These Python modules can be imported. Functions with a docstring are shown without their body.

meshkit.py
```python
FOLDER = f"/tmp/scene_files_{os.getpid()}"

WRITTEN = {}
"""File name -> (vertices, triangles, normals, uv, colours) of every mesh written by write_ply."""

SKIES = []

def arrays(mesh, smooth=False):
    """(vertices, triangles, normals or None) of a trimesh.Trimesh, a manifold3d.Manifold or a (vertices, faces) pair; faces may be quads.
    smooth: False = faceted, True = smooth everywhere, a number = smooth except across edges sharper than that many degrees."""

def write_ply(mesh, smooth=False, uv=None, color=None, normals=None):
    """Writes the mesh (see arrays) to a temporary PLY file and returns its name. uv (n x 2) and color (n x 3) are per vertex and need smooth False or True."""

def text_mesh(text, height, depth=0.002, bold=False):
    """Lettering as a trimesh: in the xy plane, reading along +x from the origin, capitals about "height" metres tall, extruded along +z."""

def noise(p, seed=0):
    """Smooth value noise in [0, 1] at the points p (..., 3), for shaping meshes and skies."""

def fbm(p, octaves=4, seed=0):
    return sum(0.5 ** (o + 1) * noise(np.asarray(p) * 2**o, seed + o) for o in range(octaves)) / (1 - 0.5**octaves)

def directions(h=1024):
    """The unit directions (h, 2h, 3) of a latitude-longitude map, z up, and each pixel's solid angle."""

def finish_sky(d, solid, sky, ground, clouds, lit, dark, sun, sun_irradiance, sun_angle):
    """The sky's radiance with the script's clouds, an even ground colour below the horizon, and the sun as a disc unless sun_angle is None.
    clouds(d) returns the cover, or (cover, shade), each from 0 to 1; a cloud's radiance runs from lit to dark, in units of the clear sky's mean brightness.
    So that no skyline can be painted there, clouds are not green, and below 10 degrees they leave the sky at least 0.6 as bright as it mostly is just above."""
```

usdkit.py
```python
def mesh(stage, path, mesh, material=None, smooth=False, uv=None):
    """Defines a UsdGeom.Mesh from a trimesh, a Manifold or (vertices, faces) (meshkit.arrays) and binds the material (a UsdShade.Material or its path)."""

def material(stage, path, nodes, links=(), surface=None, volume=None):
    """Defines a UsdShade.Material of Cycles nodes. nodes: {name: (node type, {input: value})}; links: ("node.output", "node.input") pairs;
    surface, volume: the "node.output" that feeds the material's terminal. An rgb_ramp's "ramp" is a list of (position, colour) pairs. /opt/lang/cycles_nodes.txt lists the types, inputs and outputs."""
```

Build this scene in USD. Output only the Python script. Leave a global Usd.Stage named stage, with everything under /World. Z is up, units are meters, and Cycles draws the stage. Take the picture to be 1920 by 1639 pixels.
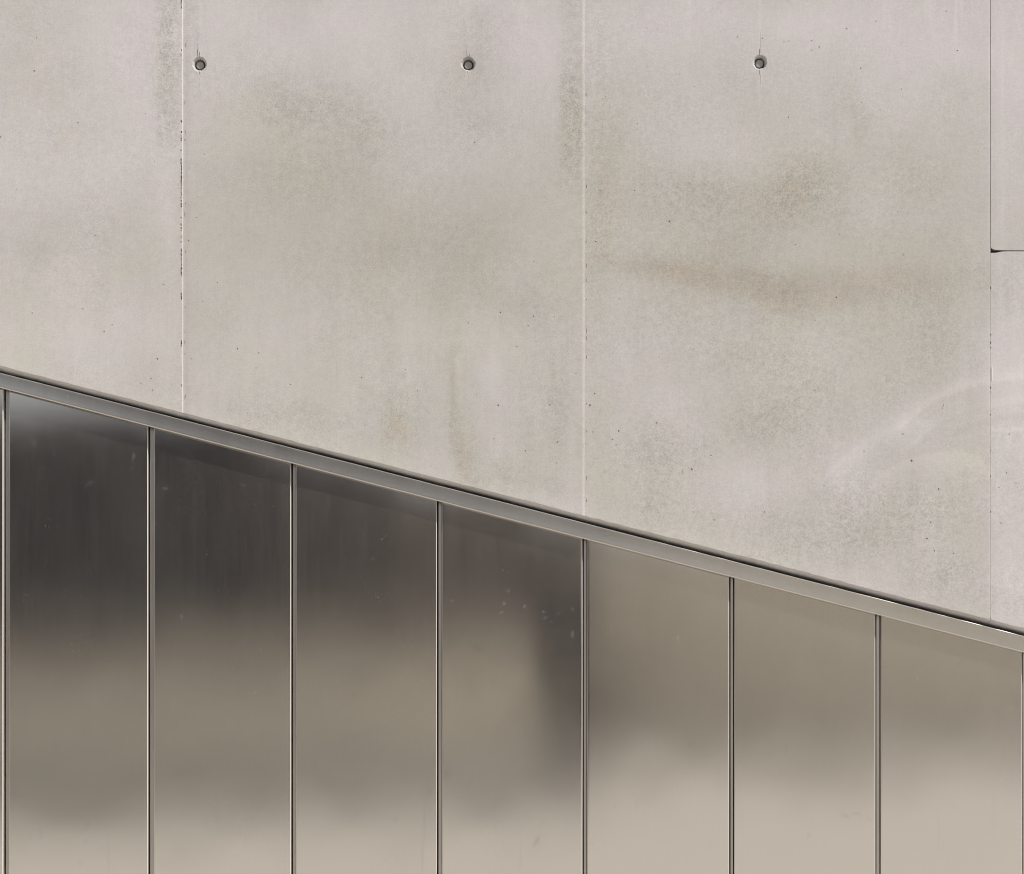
import math
import numpy as np
import trimesh
import manifold3d as m3
import meshkit
from scipy.interpolate import PchipInterpolator
import usdkit
from pxr import Usd, UsdGeom, UsdLux, UsdShade, Gf, Sdf, Vt

stage = Usd.Stage.CreateInMemory()
UsdGeom.SetStageUpAxis(stage, UsdGeom.Tokens.z)
UsdGeom.SetStageMetersPerUnit(stage, 1.0)
world = UsdGeom.Xform.Define(stage, '/World')
UsdGeom.Scope.Define(stage, '/World/Looks')

# ------------------------------------------------------------------ camera, sky, sun
DIST, EYE = 8.0, 1.6          # metres from the steel face, height of the lens
CX, HY, S = 960.0, 1280.0, 0.002   # photo column of the axis, photo row of the horizon, metres per photo pixel on the steel face
EXPOSURE = 0.27
SUN_AZ, SUN_EL = math.radians(55), math.radians(45)   # to the right of the wall's normal
SUN = np.array([math.cos(SUN_EL) * math.sin(SUN_AZ), -math.cos(SUN_EL) * math.cos(SUN_AZ), math.sin(SUN_EL)])
SUN_POWER, SKY_POWER = 0.95, 0.10

cam = UsdGeom.Camera.Define(stage, '/World/camera')
cam.CreateHorizontalApertureAttr(36.0)
cam.CreateVerticalApertureAttr(36.0 * 874 / 1024)
cam.CreateFocalLengthAttr(36.0 * DIST / (1920 * S))
cam.CreateVerticalApertureOffsetAttr((HY - 819.5) / 1920 * 36.0)
cam.CreateClippingRangeAttr(Gf.Vec2f(0.05, 5000))
cam.CreateExposureAttr(EXPOSURE)
cam.AddTranslateOp().Set(Gf.Vec3d(0, -DIST, EYE))
cam.AddRotateXOp().Set(90.0)

M = lambda name, nodes, links, surface: usdkit.material(stage, '/World/Looks/' + name, nodes, links, surface=surface)

sky = UsdLux.DomeLight.Define(stage, '/World/sky')
sky.GetPrim().SetCustomDataByKey('kind', 'structure')
sky_look = M('sky_air', {
    'sky': ('sky_texture', {'sky_type': 'single_scattering', 'sun_disc': False, 'sun_elevation': SUN_EL,
                            'sun_rotation': math.atan2(SUN[0], SUN[1]), 'altitude': 100.0, 'air_density': 1.0,
                            'aerosol_density': 1.6, 'ozone_density': 1.0}),
    # thin high haze takes most of the blue out of the sky
    'pale': ('hsv', {'hue': 0.5, 'saturation': 0.25, 'value': 1.0, 'fac': 1.0}),
    'warm': ('mix_color', {'blend_type': 'multiply', 'fac': 1.0, 'b': (1.015, 1.0, 0.97), 'use_clamp': False}),
    'bg': ('background_shader', {'strength': SKY_POWER})},
    [('sky.color', 'pale.color'), ('pale.color', 'warm.a'), ('warm.result', 'bg.color')], 'bg.background')
UsdShade.MaterialBindingAPI.Apply(sky.GetPrim()).Bind(sky_look)

sun = UsdLux.DistantLight.Define(stage, '/World/sun')
sun.CreateIntensityAttr(SUN_POWER)
sun.CreateAngleAttr(0.5)
sun.CreateNormalizeAttr(True)
sun.CreateColorAttr(Gf.Vec3f(1.0, 0.955, 0.905))
zx = np.cross([0, 0, 1.0], SUN); zx /= np.linalg.norm(zx)
zy = np.cross(SUN, zx)
mt = Gf.Matrix4d(*[float(x) for r in (zx, zy, SUN) for x in (*r, 0)], 0, 0, 20, 1)
sun.AddTransformOp().Set(mt)


# ------------------------------------------------------------------ helpers
def at(px, py, y=0.0):
    """World x and z of a photo pixel on the plane at depth y."""
    k = S * (DIST + y) / DIST
    return (np.asarray(px) - CX) * k, EYE + (HY - np.asarray(py)) * k


used = {}


def numbered(parent, name):
    key = parent + '/' + name
    n = used.get(key, -1) + 1
    used[key] = n
    return key if n == 0 else f'{key}_{n:03d}'


def tag(p, label=None, category=None, group=None, kind=None):
    p = p.GetPrim() if hasattr(p, 'GetPrim') else p
    for k, v in (('label', label), ('category', category), ('group', group), ('kind', kind)):
        if v:
            p.SetCustomDataByKey(k, v)
    return p


def thing(name, label, category, loc=(0, 0, 0), group=None):
    x = UsdGeom.Xform.Define(stage, numbered('/World', name))
    if any(loc):
        x.AddTranslateOp().Set(Gf.Vec3d(*loc))
    tag(x, label, category, group)
    return x


def obj(name, mesh, mat, parent=None, smooth=False, label=None):
    base = '/World' if parent is None else str(parent.GetPath())
    m = usdkit.mesh(stage, numbered(base, name), mesh, mat, smooth=smooth)
    if label:
        tag(m, label)
    return m


def box(x0, x1, y0, y1, z0, z1):
    b = trimesh.creation.box([x1 - x0, y1 - y0, z1 - z0])
    b.apply_translation([(x0 + x1) / 2, (y0 + y1) / 2, (z0 + z1) / 2])
    return b


def n3(px, py, scale, seed=0, octaves=4):
    """Fractal noise about zero over photo coordinates; scale = feature size in photo pixels."""
    p = np.stack([np.asarray(px, float) / scale + 311.7, np.asarray(py, float) / scale + 77.3, np.full(np.shape(px), seed * 13.37)], -1)
    return meshkit.fbm(p, octaves, seed) - 0.5


def n1(t, scale, seed=0, octaves=3):
    return n3(t, np.zeros_like(np.asarray(t, float)), scale, seed, octaves)


def sstep(a, b, x):
    t = np.clip((x - a) / (b - a), 0, 1)
    return t * t * (3 - 2 * t)


# the sloping lines of the picture (photo rows at photo column px)
edge_line = lambda px: 686.0 + 0.2563 * px
rail_top = lambda px: 698.9 + 0.2571 * px
rail_bottom = lambda px: 727.0 + 0.2587 * px


# ------------------------------------------------------------------ materials
def concrete_material(name, bump=0.35):
    nodes = {
        'geo': ('geometry', {}),
        'wear_and_tint': ('attribute', {'attribute': 'wear_and_tint'}),
        'w': ('separate_color', {'color_type': 'rgb'}),
        'big': ('noise_texture', {'scale': 2.6, 'detail': 5.0, 'roughness': 0.55, 'distortion': 0.6}),
        'mid': ('noise_texture', {'scale': 38.0, 'detail': 6.0, 'roughness': 0.68}),
        'fine': ('noise_texture', {'scale': 170.0, 'detail': 4.0, 'roughness': 0.7}),
        'vm': ('mapping', {'mapping_type': 'point', 'scale': (95.0, 1.0, 7.0)}),
        'vs': ('noise_texture', {'scale': 1.0, 'detail': 3.0, 'roughness': 0.55}),
        'hm': ('mapping', {'mapping_type': 'point', 'scale': (24.0, 1.0, 190.0)}),
        'hs': ('noise_texture', {'scale': 1.0, 'detail': 3.0, 'roughness': 0.6}),
        # hue 0 = pinkish grey, 1 = olive beige
        'h1': ('math', {'math_type': 'multiply_add', 'value2': 0.45, 'value3': -0.225}),
        'h2': ('math', {'math_type': 'multiply_add', 'value2': 0.33}),
        'h3': ('math', {'math_type': 'add', 'use_clamp': True}),
        'col': ('rgb_ramp', {'ramp': [(0.0, (0.450, 0.424, 0.440)), (0.6, (0.393, 0.379, 0.352)), (1.0, (0.385, 0.340, 0.285))]}),
        # tone
        'amp': ('math', {'math_type': 'multiply_add', 'value2': 0.72, 'value3': 0.22}),
        'm0': ('math', {'math_type': 'subtract', 'value2': 0.5}),
        'm1': ('math', {'math_type': 'multiply'}),
        'f0': ('math', {'math_type': 'subtract', 'value2': 0.5}),
        'f1': ('math', {'math_type': 'multiply'}),
        'f2': ('math', {'math_type': 'multiply', 'value2': 1.55}),
        'v0': ('math', {'math_type': 'multiply_add', 'value2': 0.085, 'value3': -0.0425}),
        's0': ('math', {'math_type': 'multiply_add', 'value2': 0.10, 'value3': -0.05}),
        'b0': ('math', {'math_type': 'multiply_add', 'value2': 0.10, 'value3': -0.05}),
        't1': ('math', {'math_type': 'add'}), 't2': ('math', {'math_type': 'add'}), 't3': ('math', {'math_type': 'add'}),
        't4': ('math', {'math_type': 'add'}), 't5': ('math', {'math_type': 'add'}), 't6': ('math', {'math_type': 'add', 'value2': 0.5}),
        # dark pores gathered where the grime is
        'sp': ('noise_texture', {'scale': 135.0, 'detail': 2.0, 'roughness': 0.6}),
        'sp1': ('map_range', {'from_min': 0.60, 'from_max': 0.70, 'to_min': 0.0, 'to_max': 1.0, 'clamp': True}),
        'sp2': ('math', {'math_type': 'multiply'}),
        'sp3': ('math', {'math_type': 'multiply', 'value2': -0.30}),
        'out': ('mix_color', {'blend_type': 'multiply', 'fac': 1.0, 'use_clamp': False}),
        'bh': ('math', {'math_type': 'add'}),
        'bump': ('bump', {'strength': bump, 'distance': 0.0012}),
        'p': ('principled_bsdf', {'roughness': 0.85, 'specular_ior_level': 0.25}),
    }
    P = 'geo.position'
    links = [('wear_and_tint.color', 'w.color'), (P, 'big.vector'), (P, 'mid.vector'), (P, 'fine.vector'), (P, 'sp.vector'),
             (P, 'vm.vector'), ('vm.vector', 'vs.vector'), (P, 'hm.vector'), ('hm.vector', 'hs.vector'),
             ('big.fac', 'h1.value1'), ('mid.fac', 'h2.value1'), ('h1.value', 'h2.value3'),
             ('h2.value', 'h3.value1'), ('w.g', 'h3.value2'), ('h3.value', 'col.fac'),
             ('w.b', 'amp.value1'), ('mid.fac', 'm0.value1'), ('m0.value', 'm1.value1'), ('amp.value', 'm1.value2'),
             ('fine.fac', 'f0.value1'), ('f0.value', 'f1.value1'), ('amp.value', 'f1.value2'), ('f1.value', 'f2.value1'),
             ('vs.fac', 'v0.value1'), ('hs.fac', 's0.value1'), ('big.fac', 'b0.value1'),
             ('w.r', 't1.value1'), ('m1.value', 't1.value2'), ('t1.value', 't2.value1'), ('f2.value', 't2.value2'),
             ('t2.value', 't3.value1'), ('v0.value', 't3.value2'), ('t3.value', 't4.value1'), ('s0.value', 't4.value2'),
             ('t4.value', 't5.value1'), ('b0.value', 't5.value2'), ('t5.value', 't6.value1'),
             ('sp.fac', 'sp1.value'), ('sp1.result', 'sp2.value1'), ('w.b', 'sp2.value2'), ('sp2.value', 'sp3.value1'),
             ('sp3.value', 't6.value2'),
             ('col.color', 'out.a'), ('t6.value', 'out.b'), ('out.result', 'p.base_color'),
             ('mid.fac', 'bh.value1'), ('fine.fac', 'bh.value2'), ('bh.value', 'bump.height'), ('bump.normal', 'p.normal')]
    # wear.r is stored as tone / 2, so that 0.5 is neutral; t6 adds the other half back
    links = [l for l in links if l != ('sp3.value', 't6.value2')]
    nodes['t7'] = ('math', {'math_type': 'add'})
    links += [('t6.value', 't7.value1'), ('sp3.value', 't7.value2')]
    links = [l if l != ('t6.value', 'out.b') else ('t7.value', 'out.b') for l in links]
    return M(name, nodes, links, 'p.BSDF')


def steel_material(name, base=(0.642, 0.615, 0.592), rough=0.120, dust=0.026, seed=0.0, dirt=True):
    nodes = {
        'geo': ('geometry', {}),
        'wear_and_tint': ('attribute', {'attribute': 'wear_and_tint'}),
        'w': ('separate_color', {'color_type': 'rgb'}),
        'vm': ('mapping', {'mapping_type': 'point', 'scale': (60.0, 1.0, 3.0), 'location': (seed, 0, seed)}),
        'vs': ('noise_texture', {'scale': 1.0, 'detail': 4.0, 'roughness': 0.6}),
        'bigm': ('noise_texture', {'scale': 4.0, 'detail': 3.0, 'roughness': 0.5}),
        # small flecks of dust, slightly drawn out downwards, gathered in clusters
        'sm': ('mapping', {'mapping_type': 'point', 'scale': (210.0, 1.0, 120.0), 'location': (seed, 0, seed)}),
        'spk': ('noise_texture', {'scale': 1.0, 'detail': 1.0, 'roughness': 0.5}),
        'spk1': ('map_range', {'from_min': 0.645, 'from_max': 0.75, 'to_min': 0.0, 'to_max': 1.0, 'clamp': True}),
        'cl': ('noise_texture', {'scale': 9.0, 'detail': 2.0, 'roughness': 0.6}),
        'cl1': ('map_range', {'from_min': 0.5, 'from_max': 0.72, 'to_min': 0.08, 'to_max': 1.0, 'clamp': True}),
        'spk2': ('math', {'math_type': 'multiply'}),
        'spk3': ('math', {'math_type': 'multiply', 'value2': 0.22}),
        'fm': ('mapping', {'mapping_type': 'point', 'scale': (420.0, 1.0, 150.0), 'location': (seed, 0, seed)}),
        'fs': ('noise_texture', {'scale': 1.0, 'detail': 3.0, 'roughness': 0.7}),
        'd0': ('math', {'math_type': 'multiply_add', 'value2': dust * 1.1, 'value3': dust * 0.10}),
        'fk': ('map_range', {'from_min': 0.38, 'from_max': 0.72, 'to_min': 0.0, 'to_max': 1.0, 'clamp': True}),
        'd1': ('math', {'math_type': 'multiply_add', 'value2': dust * 1.0}),
        'd2': ('math', {'math_type': 'add'}),
        'd3': ('math', {'math_type': 'add', 'use_clamp': True}),
        'r0': ('math', {'math_type': 'multiply_add', 'value2': 0.05, 'value3': rough - 0.025}),
        'tone': ('math', {'math_type': 'multiply_add', 'value2': -1.0, 'value3': 1.0}),
        'bc': ('mix_color', {'blend_type': 'multiply', 'fac': 1.0, 'a': base}),
        'metal': ('glossy_bsdf', {'distribution': 'beckmann', 'roughness': rough}),
        'dustb': ('diffuse_bsdf', {'color': (0.50, 0.46, 0.41)}),
        'mix': ('mix_closure', {}),
    }
    P = 'geo.position'
    links = [(P, 'vm.vector'), ('vm.vector', 'vs.vector'), (P, 'bigm.vector'), (P, 'sm.vector'), ('sm.vector', 'spk.vector'),
             ('spk.fac', 'spk1.value'), (P, 'cl.vector'), ('cl.fac', 'cl1.value'), ('spk1.result', 'spk2.value1'), ('cl1.result', 'spk2.value2'),
             ('spk2.value', 'spk3.value1'), (P, 'fm.vector'), ('fm.vector', 'fs.vector'),
             ('vs.fac', 'd0.value1'), ('fs.fac', 'fk.value'), ('fk.result', 'd1.value1'), ('d0.value', 'd1.value3'),
             ('d1.value', 'd2.value1'), ('spk3.value', 'd2.value2'), ('d2.value', 'd3.value1'),
             ('bigm.fac', 'r0.value1'), ('r0.value', 'metal.roughness'),
             ('bc.result', 'metal.color'), ('tone.value', 'bc.b'),
             ('d3.value', 'mix.fac'), ('metal.BSDF', 'mix.closure1'), ('dustb.BSDF', 'mix.closure2')]
    if dirt:
        links += [('wear_and_tint.color', 'w.color'), ('w.r', 'tone.value1'), ('w.g', 'gm.value1'), ('gn.fac', 'gk.value'), ('gk.result', 'gm.value2'), (P, 'gn.vector'), ('gm.value', 'd3.value2'),
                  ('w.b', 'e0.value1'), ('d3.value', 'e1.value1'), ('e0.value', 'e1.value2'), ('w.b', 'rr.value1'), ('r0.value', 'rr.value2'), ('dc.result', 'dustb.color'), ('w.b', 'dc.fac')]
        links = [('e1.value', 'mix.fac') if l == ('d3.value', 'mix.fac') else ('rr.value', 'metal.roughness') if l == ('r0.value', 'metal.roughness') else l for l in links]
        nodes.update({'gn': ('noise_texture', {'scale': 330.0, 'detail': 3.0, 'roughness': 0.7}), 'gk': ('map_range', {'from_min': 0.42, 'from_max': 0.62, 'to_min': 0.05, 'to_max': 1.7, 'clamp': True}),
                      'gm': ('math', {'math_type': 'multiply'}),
                      # sunlit glint of folds and trim edges, painted as a pale diffuse tint
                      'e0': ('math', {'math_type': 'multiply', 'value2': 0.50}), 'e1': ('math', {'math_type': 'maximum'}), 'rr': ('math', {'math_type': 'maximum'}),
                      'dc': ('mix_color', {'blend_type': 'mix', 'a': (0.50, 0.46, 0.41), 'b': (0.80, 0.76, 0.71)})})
    else:
        nodes['tone'] = ('math', {'math_type': 'add', 'value1': 1.0, 'value2': 0.0})
        nodes['d3'] = ('math', {'math_type': 'add', 'value2': 0.0, 'use_clamp': True})
        del nodes['wear_and_tint'], nodes['w']
    return M(name, nodes, links, 'mix.closure')


def plain(name, color, rough=0.7, metallic=0.0, noise=0.15, scale=3.0, spec=0.4):
    return M(name, {
        'geo': ('geometry', {}),
        'n': ('noise_texture', {'scale': scale, 'detail': 5.0, 'roughness': 0.6}),
        'k': ('math', {'math_type': 'multiply_add', 'value2': 2 * noise, 'value3': 1 - noise}),
        'c': ('mix_color', {'blend_type': 'multiply', 'fac': 1.0, 'a': color}),
        'p': ('principled_bsdf', {'roughness': rough, 'metallic': metallic, 'specular_ior_level': spec})},
        [('geo.position', 'n.vector'), ('n.fac', 'k.value1'), ('k.value', 'c.b'), ('c.result', 'p.base_color')], 'p.BSDF')


CONCRETE = concrete_material('fair_faced_concrete')
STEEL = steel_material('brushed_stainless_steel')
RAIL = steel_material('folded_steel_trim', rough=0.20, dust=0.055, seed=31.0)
STRIP = steel_material('joint_steel', base=(0.50, 0.47, 0.45), rough=0.30, dust=0.10, seed=57.0, dirt=False)
PLUG = plain('grey_mortar', (0.30, 0.295, 0.28), rough=0.8, noise=0.25, scale=60.0)
BACK = plain('dark_backing', (0.045, 0.040, 0.042), rough=0.9)
PAVING = plain('pale_paving', (0.49, 0.462, 0.41), rough=0.9, noise=0.08, scale=0.8)
DARK_STRIP = plain('dark_strip_ground', (0.035, 0.034, 0.033), rough=0.9, noise=0.2, scale=2.0)
PLASTER_PALE = plain('pale_plaster', (0.80, 0.72, 0.58), rough=0.85, noise=0.06, scale=0.6)
PLASTER_TAN = plain('tan_plaster', (0.76, 0.69, 0.57), rough=0.85, noise=0.06, scale=0.4)
CLAD_MID = plain('grey_cladding', (0.085, 0.072, 0.070), rough=0.8, noise=0.15, scale=0.7)
CLAD_BROWN = plain('brown_render', (0.15, 0.124, 0.112), rough=0.85, noise=0.15, scale=0.7)
CLAD_DARK = plain('dark_cladding', (0.026, 0.020, 0.027), rough=0.7, noise=0.15, scale=0.7)
ROOF = plain('roof_sheet', (0.05, 0.047, 0.05), rough=0.7)
FRAME = plain('window_frame_paint', (0.10, 0.095, 0.09), rough=0.5)
GLASS = plain('dark_window_glass', (0.03, 0.032, 0.036), rough=0.12, noise=0.05, spec=0.5)
GATE = plain('gate_paint', (0.03, 0.028, 0.032), rough=0.6)


# ------------------------------------------------------------------ stains and tone of the concrete, laid out over the wall
def blob(px, py, cx, cy, rx, ry, deg=0.0, hard=1.0):
    a = math.radians(deg)
    dx, dy = px - cx, py - cy
    u, v = (dx * math.cos(a) + dy * math.sin(a)) / rx, (-dx * math.sin(a) + dy * math.cos(a)) / ry
    return np.exp(-(u * u + v * v) ** hard)


def arc(px, py, pts, w0, w1):
    """A smear along a smooth line of points: one sharp flank (w0), one soft flank (w1)."""
    pts = np.array(pts, float)
    t = np.linspace(0, 1, 60)
    s = np.linspace(0, 1, len(pts))
    c = [np.polyfit(s, pts[:, k], min(3, len(pts) - 1)) for k in (0, 1)]
    X, Y = np.polyval(c[0], t), np.polyval(c[1], t)
    best, sd = np.full(px.shape, 1e9), np.zeros(px.shape)
    for i in range(len(t) - 1):
        d = np.hypot(px - X[i], py - Y[i])
        tx, ty = X[i + 1] - X[i], Y[i + 1] - Y[i]
        side = np.sign(tx * (py - Y[i]) - ty * (px - X[i]))
        m = d < best
        best = np.where(m, d, best)
        sd = np.where(m, side, sd)
    w = np.where(sd > 0, w1, w0)
    return np.exp(-(best / w) ** 2)


def concrete_wear(px, py, panel):
    """(tone / 2, hue, grime) at photo coordinates."""
    wx = px + 46 * n3(px, py, 130, 3) + 16 * n3(px, py, 34, 5)
    wy = py + 46 * n3(px, py, 130, 4) + 16 * n3(px, py, 34, 6)
    B = lambda *a, **k: blob(wx, wy, *a, **k)
    tone = np.zeros(px.shape)
    hue = np.full(px.shape, 0.42)
    grime = np.full(px.shape, 0.14) + 0.25 * np.clip(n3(px, py, 210, 9) * 2.2, -0.3, 1)
    # general drift: pinker and lighter at the top, olive in the middle, pale again at the foot
    hue += -0.34 * np.exp(-((wy - 30) / 210.0) ** 2)
    below = edge_line(px) - py
    hue += 0.20 * np.exp(-((wy - 430) / 230.0) ** 2) * sstep(250, 420, px)
    tone += -0.045 * np.exp(-((wy - 430) / 200.0) ** 2) * sstep(300, 480, px)
    # (cx, cy, rx, ry, tone, hue, grime)
    spots = [
        (90, 90, 170, 150, .02, .10, -.10), (235, 130, 90, 180, .03, -.28, -.10), (110, 300, 150, 80, .01, -.22, 0),
        (60, 560, 190, 90, .03, .04, -.05), (140, 420, 120, 70, -.035, .05, .12), (60, 470, 60, 30, -.05, .05, .05),
        (250, 500, 60, 80, -.02, .03, .05), (180, 640, 180, 50, .045, .03, -.05), (318, 400, 18, 90, .04, -.22, -.08),
        (590, 200, 95, 42, -.040, .10, .50), (520, 190, 60, 45, -.03, .15, .30), (690, 240, 60, 40, -.03, .18, .35),
        (480, 330, 100, 50, -.035, .10, .15), (640, 330, 170, 80, -.035, .14, .10), (800, 300, 90, 55, .015, -.25, .12),
        (740, 345, 50, 60, .02, -.30, -.05), (900, 240, 60, 30, -.04, .10, .35), (845, 170, 40, 60, -.03, .25, .35),
        (905, 130, 45, 80, -.035, .12, .35), (880, 50, 50, 40, -.02, .14, .20), (600, 60, 200, 60, .025, -.22, -.08),
        (1000, 90, 60, 110, .012, -.22, -.05), (700, 470, 220, 70, -.03, .10, .10), (900, 420, 120, 80, -.03, .10, .10),
        (930, 715, 22, 45, .03, -.35, -.12), (930, 640, 70, 60, .02, -.05, 0), (540, 620, 110, 60, .015, -.08, -.05),
        (760, 560, 30, 90, .03, -.06, -.05), (440, 690, 60, 50, .02, -.02, 0), (870, 560, 70, 40, -.04, .08, .1),
        (730, 640, 26, 70, -.035, .14, .12), (858, 760, 13, 130, -.04, .35, .3), (875, 860, 24, 70, -.045, .45, .45), (745, 790, 40, 60, -.03, .35, .3),
        (750, 800, 40, 70, -.02, .25, .2), (520, 780, 90, 30, -.03, .06, .35), (620, 800, 60, 40, -.02, .05, .2),
        (1010, 780, 60, 120, -.015, .05, .25), (1050, 760, 18, 120, -.035, .10, .30), (950, 900, 60, 30, -.035, .22, .3),
        (1040, 905, 40, 20, -.03, .15, .15), (700, 850, 50, 30, .02, .06, -.05),
        (1010, 600, 50, 60, -.03, .04, .25), (985, 560, 90, 50, -.02, .05, .1),
        (1230, 60, 160, 70, .03, -.22, -.10), (1700, 90, 200, 90, .028, -.28, -.12), (1500, 40, 120, 40, .03, -.22, -.10),
        (1380, 150, 40, 40, -.01, .12, .12), (1590, 170, 50, 70, -.005, .15, .05), (1790, 170, 50, 60, -.02, .18, .15),
        (1610, 240, 22, 40, -.015, .18, .15), (1130, 330, 40, 180, -.02, .18, .12), (1170, 220, 25, 60, -.02, .12, .18),
        (1520, 330, 60, 50, -.05, .22, .42), (1500, 380, 110, 50, -.055, .14, .45), (1700, 310, 90, 50, -.03, .15, .20),
        (1300, 370, 120, 50, -.04, .12, .28), (1390, 290, 120, 60, .02, -.16, 0), (1640, 400, 80, 40, .012, -.20, .12),
        (1350, 440, 90, 40, -.02, .05, .1), (1260, 470, 130, 30, -.03, .10, .05),
        (1300, 620, 130, 70, -.015, -.12, .15), (1500, 660, 120, 50, -.01, -.05, .2), (1700, 640, 110, 60, -.025, .05, .12),
        (1230, 780, 90, 50, .012, -.08, .1), (1250, 850, 90, 45, -.045, .10, .50), (1440, 790, 60, 50, -.05, .14, .45),
        (1480, 710, 60, 50, -.02, .02, .25), (1380, 680, 50, 30, -.025, .0, .2), (1390, 920, 90, 60, .05, -.28, -.10),
        (1600, 780, 120, 70, -.02, .06, .1), (1710, 800, 90, 40, .025, -.12, -.1), (1600, 890, 60, 50, .035, -.25, 0),
        (1560, 830, 50, 40, .02, -.14, .0), (1500, 1000, 130, 55, -.045, .10, .35), (1650, 1010, 90, 50, -.045, .08, .35),
        (1600, 920, 60, 40, -.02, .06, .3), (1760, 960, 70, 60, -.025, -.05, .35), (1680, 950, 60, 60, -.03, .10, .3),
        (1780, 1080, 70, 40, -.03, .05, .45), (1340, 1010, 120, 25, .03, .02, 0), (1450, 1050, 80, 18, .02, .06, .2),
        (1220, 940, 70, 60, -.01, .04, .25), (1790, 870, 60, 30, .04, .10, -.05), (1120, 840, 30, 120, .01, .22, .05),
        (1910, 100, 30, 60, .03, .35, -.1), (1890, 300, 60, 180, .015, -.20, -.05), (1880, 560, 60, 60, -.02, .08, .1),
        (1900, 700, 60, 140, .03, -.30, -.1), (1900, 1000, 60, 120, .02, -.22, .05), (1880, 1130, 50, 50, -.03, .05, .3),
    ]
    for cx, cy, rx, ry, t, h, g in spots:
        b = B(cx, cy, rx, ry)
        tone += t * b
        hue += h * b
        grime += g * b
    # grime along the shutter joints
    e = 30 * n3(px, py, 60, 12)
    g0 = np.exp(-((px - 314 + 0.3 * e) / 22.0) ** 4) * sstep(330, 210, py + e) * 0.9
    g1 = np.exp(-((px - 1072 + 0.3 * e) / 24.0) ** 4) * (0.55 + 0.5 * np.exp(-((py - 210) / 90.0) ** 2)) * sstep(400, 290, py + e)
    g2 = np.exp(-((px - 1125) / 26.0) ** 2) * sstep(620, 420, py) * 0.3
    g3 = np.exp(-((px - 362) / 20.0) ** 2) * sstep(140, 60, py) * 0.6
    for g, t in ((g0, -.055), (g1, -.075), (g2, -.03), (g3, -.05)):
        tone += t * g
        hue += 0.40 * g
        grime += 0.85 * g
    # soft darker strips beside the joints
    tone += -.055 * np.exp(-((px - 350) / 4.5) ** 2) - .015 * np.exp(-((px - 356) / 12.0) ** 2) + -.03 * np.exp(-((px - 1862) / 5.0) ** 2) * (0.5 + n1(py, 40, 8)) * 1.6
    # the long rusty tide mark across the third field
    cy = PchipInterpolator([1097, 1180, 1290, 1400, 1490, 1590, 1700, 1858], [492, 496, 510, 528, 547, 540, 529, 520])(np.clip(px, 1097, 1858))
    wid = np.interp(px, [1097, 1300, 1480, 1650, 1858], [18, 26, 44, 40, 34])
    d = (py - cy + 10 * n3(px, py, 90, 15) + 8 * n3(px, py, 20, 16)) / wid
    band = np.where(d < 0, np.exp(-(d * 1.15) ** 2), np.exp(-(d * 0.85) ** 2))
    band = band * np.interp(px, [1095, 1096, 1150, 1300, 1480, 1660, 1760, 1858, 1859], [0, .35, .6, .95, 1.1, .75, .35, .25, 0])
    rag = 0.5 + 1.6 * np.clip(n3(px * 1.6, py, 40, 17, 4) + 0.15, -0.3, 0.5)
    tone += -0.095 * band * rag
    hue += 0.42 * band
    brown = (0.15 * band + 0.16 * B(878, 860, 24, 75) + 0.1 * B(858, 720, 16, 100) + 0.3 * B(745, 800, 50, 60)) * rag + 0.25 * B(1120, 830, 26, 120) + 0.3 * B(1010, 870, 60, 60)
    grime += 0.22 * band
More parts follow.
